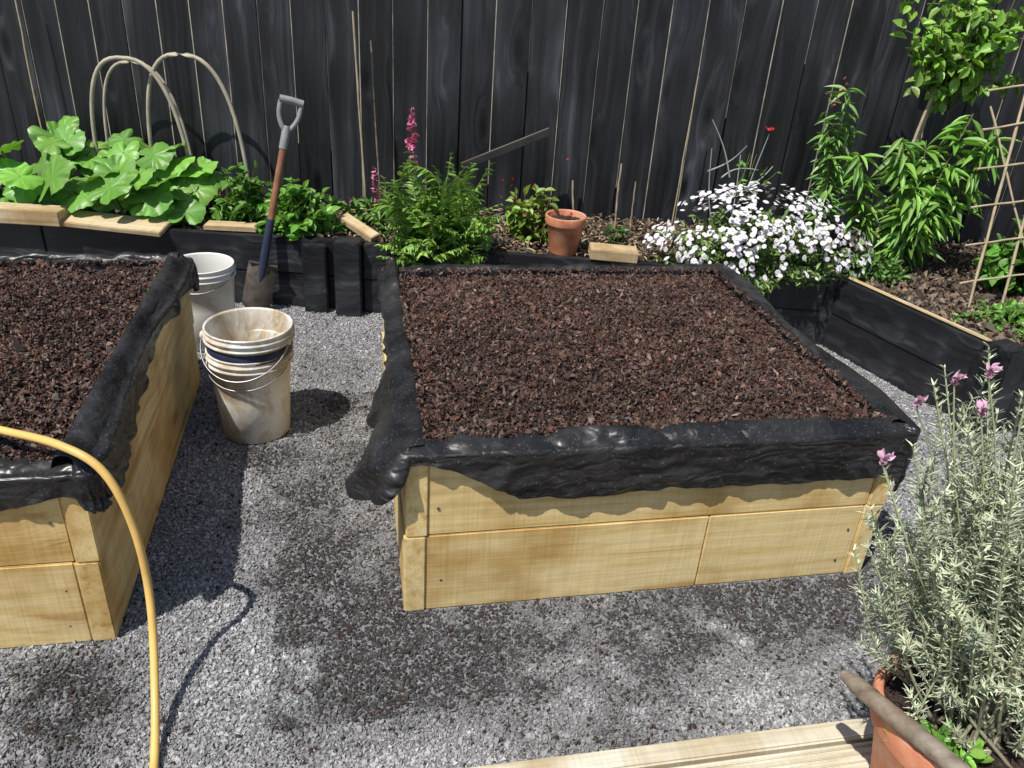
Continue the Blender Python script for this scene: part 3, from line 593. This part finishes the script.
def f(a):
    for b,t in (((.93,3.55,.28),(.80,3.6,.72)),((.93,3.55,.28),(.93,3.6,.70)),((.93,3.55,.28),(1.03,3.58,.80)),((.80,3.6,.62),(.95,3.6,.74)),((.85,3.58,.5),(1.08,3.6,.66)),((.9,3.6,.6),(.78,3.6,.84)),((.86,3.58,.6),(1.02,3.6,.64))):
        P=stem_pts(b,t,.02,10);V,F=tube(P,np.linspace(.004,.002,10),6);a.add(V,F,(.34,.37,.32),1,True)
    bush(a,(.93,3.55,.5),(.97,3.57,.66),(.12,.05,.1),7,5,.03,.45,OVAL,G1);n=9;p=np.array([1.03,3.57,.82])+rng.normal(0,.006,(n,3));a.inst(OVAL,frames(rv(n)+[0,0,.6],rv(n),.01,np.full(n,.015)),p,cvar((.6,.05,.05),n),2,True)
plant('rose_bush',f)
plant('ground_cover_plant',lambda a:(bush(a,(1.85,2.85,.26),(1.85,2.85,.28),(.22,.16,.10),70,16,.03,.5,OVAL,(.15,.32,.05)),bush(a,(2.15,2.9,.26),(2.15,2.9,.28),(.2,.2,.14),50,16,.035,.5,OVAL,G2)))
plant('leafy_shrub',lambda a:(bush(a,(2.05,3.25,.27),(2.05,3.22,.42),(.18,.14,.26),36,14,.06,.5,OVAL,G1),))
plant('weed_clump',lambda a:(bush(a,(1.5,3.33,.27),(1.5,3.3,.31),(.17,.1,.12),50,14,.04,.35,OVAL,(.12,.24,.05)),))
plant('small_seedling',lambda a:(bush(a,(.4,3.5,.27),(.4,3.5,.32),(.06,.04,.08),8,8,.04,.3,OVAL,G3),))
plant('small_seedling',lambda a:(bush(a,(-.72,3.5,.27),(-.74,3.5,.34),(.10,.06,.10),12,8,.045,.3,OVAL,G1),))
# ------------------------------------------------------------ terracotta pots
def pot(name,c,r,h,soil=.85):
    pr=[(0.001,.0),(r*.66,0),(r*.68,.006),(r*.9,h*.74),(r*.93,h*.76),(r*.99,h*.775),(r*1.0,h*.8),(r*1.02,h*.97),(r*1.0,h),(r*.93,h),(r*.91,h*.97),(r*.86,h*.8),(r*.64,h*.15),(0.001,h*.14)]
    a=Acc();V,F=lathe(pr,64,c);a.add(V,F,(1,1,1),0,True)
    V,F=lathe([(.001,h*soil),(r*.5,h*soil+.004),(r*.88,h*soil)],40,c);V[:,2]+=rng.normal(0,.002,len(V));a.add(V,F,(1,1,1),1,True);return a.build(name,[M_terra,M_soil])
pot('terracotta_pot',(.177,3.30,.30),.085,.165)
PC=np.array([.785,.93,.121]);pot('terracotta_pot',tuple(PC),.142,.235,.88)
a=Acc();P=smooth_path([(.595,.985,.366),(.64,.905,.372),(.68,.84,.376),(.735,.75,.378)],30);V,F=tube(P,np.interp(np.linspace(0,1,len(P)),[0,.1,.5,1],[.009,.015,.0165,.014]),12);V+=rng.normal(0,.0006,V.shape);a.add(V,F,(1,1,1),0,True);a.build('wooden_handle',[M_grey])
# lavender
def f(a):
    base=PC+np.array([0.02,0,.20])
    for s in range(135):
        th=rng.uniform(0,2*np.pi);rr=rng.random()**.6
        t=np.array([.83+.28*rr*np.cos(th),1.0+.20*rr*np.sin(th),.60+.33*rng.random()**.75+.03*np.cos(th)])
        if s<8: t=np.array([rng.uniform(.56,.63),rng.uniform(.93,1.06),rng.uniform(.55,.67)])
        elif s<36: t=np.array([rng.uniform(.66,1.0),rng.uniform(.84,1.0),rng.uniform(.42,.60)])
        b=base+np.array([rng.normal(0,.03),rng.normal(0,.03),0]);m=rng.uniform(.4,.6)
        mid=b+(t-b)*m+np.array([0,0,-.03])+rng.normal(0,.018,3)
        P=smooth_path([b,mid,t],14);n=len(P)
        V,F=tube(P,np.linspace(.0036,.0012,n),6);wd=np.array([.22,.18,.13]);gr=np.array([.34,.38,.24]);cc=np.repeat(wd+(gr-wd)*np.linspace(0,1,n)[:,None]**.6,6,0);a.add(V,F,cc,1,True)
        shoots=[(P,.40)]
        for q in range(rng.integers(2,5)):
            i0=rng.integers(int(n*.35),n-1);d=norm(norm(P[-1]-P[0])+rv(1)[0]*.8+np.array([0,0,.5]));L_=rng.uniform(.04,.1);S_=P[i0]+d*np.linspace(0,L_,8)[:,None]+np.array([0,0,1])*(np.linspace(0,1,8)[:,None]**2)*.015
            V,F=tube(S_,.001,4);a.add(V,F,gr,1,True);shoots.append((S_,.1))
        for (S_,st) in shoots:
            L_=np.linalg.norm(np.diff(S_,axis=0),axis=1).sum();k=max(4,int(L_*(1-st)/.0115));w=5
            t_=np.repeat(np.linspace(st,1,k),w);ff=t_*(len(S_)-1);j=np.minimum(ff.astype(int),len(S_)-2);fr=(ff-j)[:,None];Q=S_[j]*(1-fr)+S_[j+1]*fr;T_=norm(S_[j+1]-S_[j])
            R_=norm(np.cross(T_,rv(len(t_))));D=norm(R_*.8+T_*.75);l=rng.uniform(.012,.026,len(t_))*np.where(t_>.9,.65,1)
            a.inst(NEED,frames(D,T_+rv(len(t_))*.2,.0023,l),Q,cvar((.54,.59,.41),len(t_),.3,.06)*rng.uniform(.7,1.15),0,True)
    fl=[(.625,1.02,.905),(.655,1.0,.93),(.715,1.0,.92),(.54,.98,.79),(.665,1.0,.87),(.745,1.0,.90),(.60,1.05,.85)]
    for q in fl:
        q=np.array(q);P=stem_pts(base+(q-base)*.5,q,.012,8);V,F=tube(P,.0013,5);a.add(V,F,(.34,.38,.22),1,True)
        n=30;t_=rng.random(n);D=norm(rv(n)*[1,1,.3]+[0,0,.35]);a.inst(OVAL,frames(D,rv(n),.0045,np.full(n,.0065)),q+np.stack([np.zeros(n),np.zeros(n),t_*.015],1),cvar((.52,.30,.40),n,.4,.1),2,True)
        n=5;D=norm(rv(n)*[.9,.9,.3]+[0,0,.6]);a.inst(OVAL,frames(D,norm(rv(n)*[1,1,.1]),.008,np.full(n,.015)),np.tile(q+[0,0,.012],(n,1)),cvar((.80,.50,.64),n,.12),2,True)
a=Acc();f(a);a.build('lavender_plant',[M_leafm,M_stem,M_petal])
plant('potted_weed',lambda a:(bush(a,(.72,.86,.32),(.72,.86,.34),(.05,.05,.07),12,10,.028,.45,OVAL,(.2,.42,.06)),))
# ------------------------------------------------------------ light, world, camera
S=Vector((-.36,-.42,1)).normalized()
sl=bpy.data.lights.new('sun','SUN');sl.energy=5;sl.angle=math.radians(.5);sl.color=(1,.965,.905);so=bpy.data.objects.new('sun',sl);COL.objects.link(so);so.rotation_euler=S.to_track_quat('Z','Y').to_euler();so.location=(-2,-2,6)
w=bpy.data.worlds.new('World');SC.world=w;w.use_nodes=True;nt=w.node_tree;sk=nt.nodes.new('ShaderNodeTexSky');sk.sky_type='NISHITA';sk.sun_disc=False;sk.sun_elevation=math.asin(S.z);sk.sun_rotation=math.atan2(S.x,S.y);nt.links.new(sk.outputs[0],nt.nodes['Background'].inputs[0]);nt.nodes['Background'].inputs[1].default_value=.095
cd=bpy.data.cameras.new('camera');co=bpy.data.objects.new('camera',cd);COL.objects.link(co);cd.sensor_width=36;cd.lens=28.125;cd.clip_end=300;cd.clip_start=.02
mt=Matrix.Rotation(math.radians(62),4,'X')@Matrix.Rotation(math.radians(4),4,'Z');mt.translation=(0,0,1.4);co.matrix_world=mt;SC.camera=co
SC.view_settings.view_transform='Standard';SC.view_settings.look='None';SC.view_settings.exposure=0
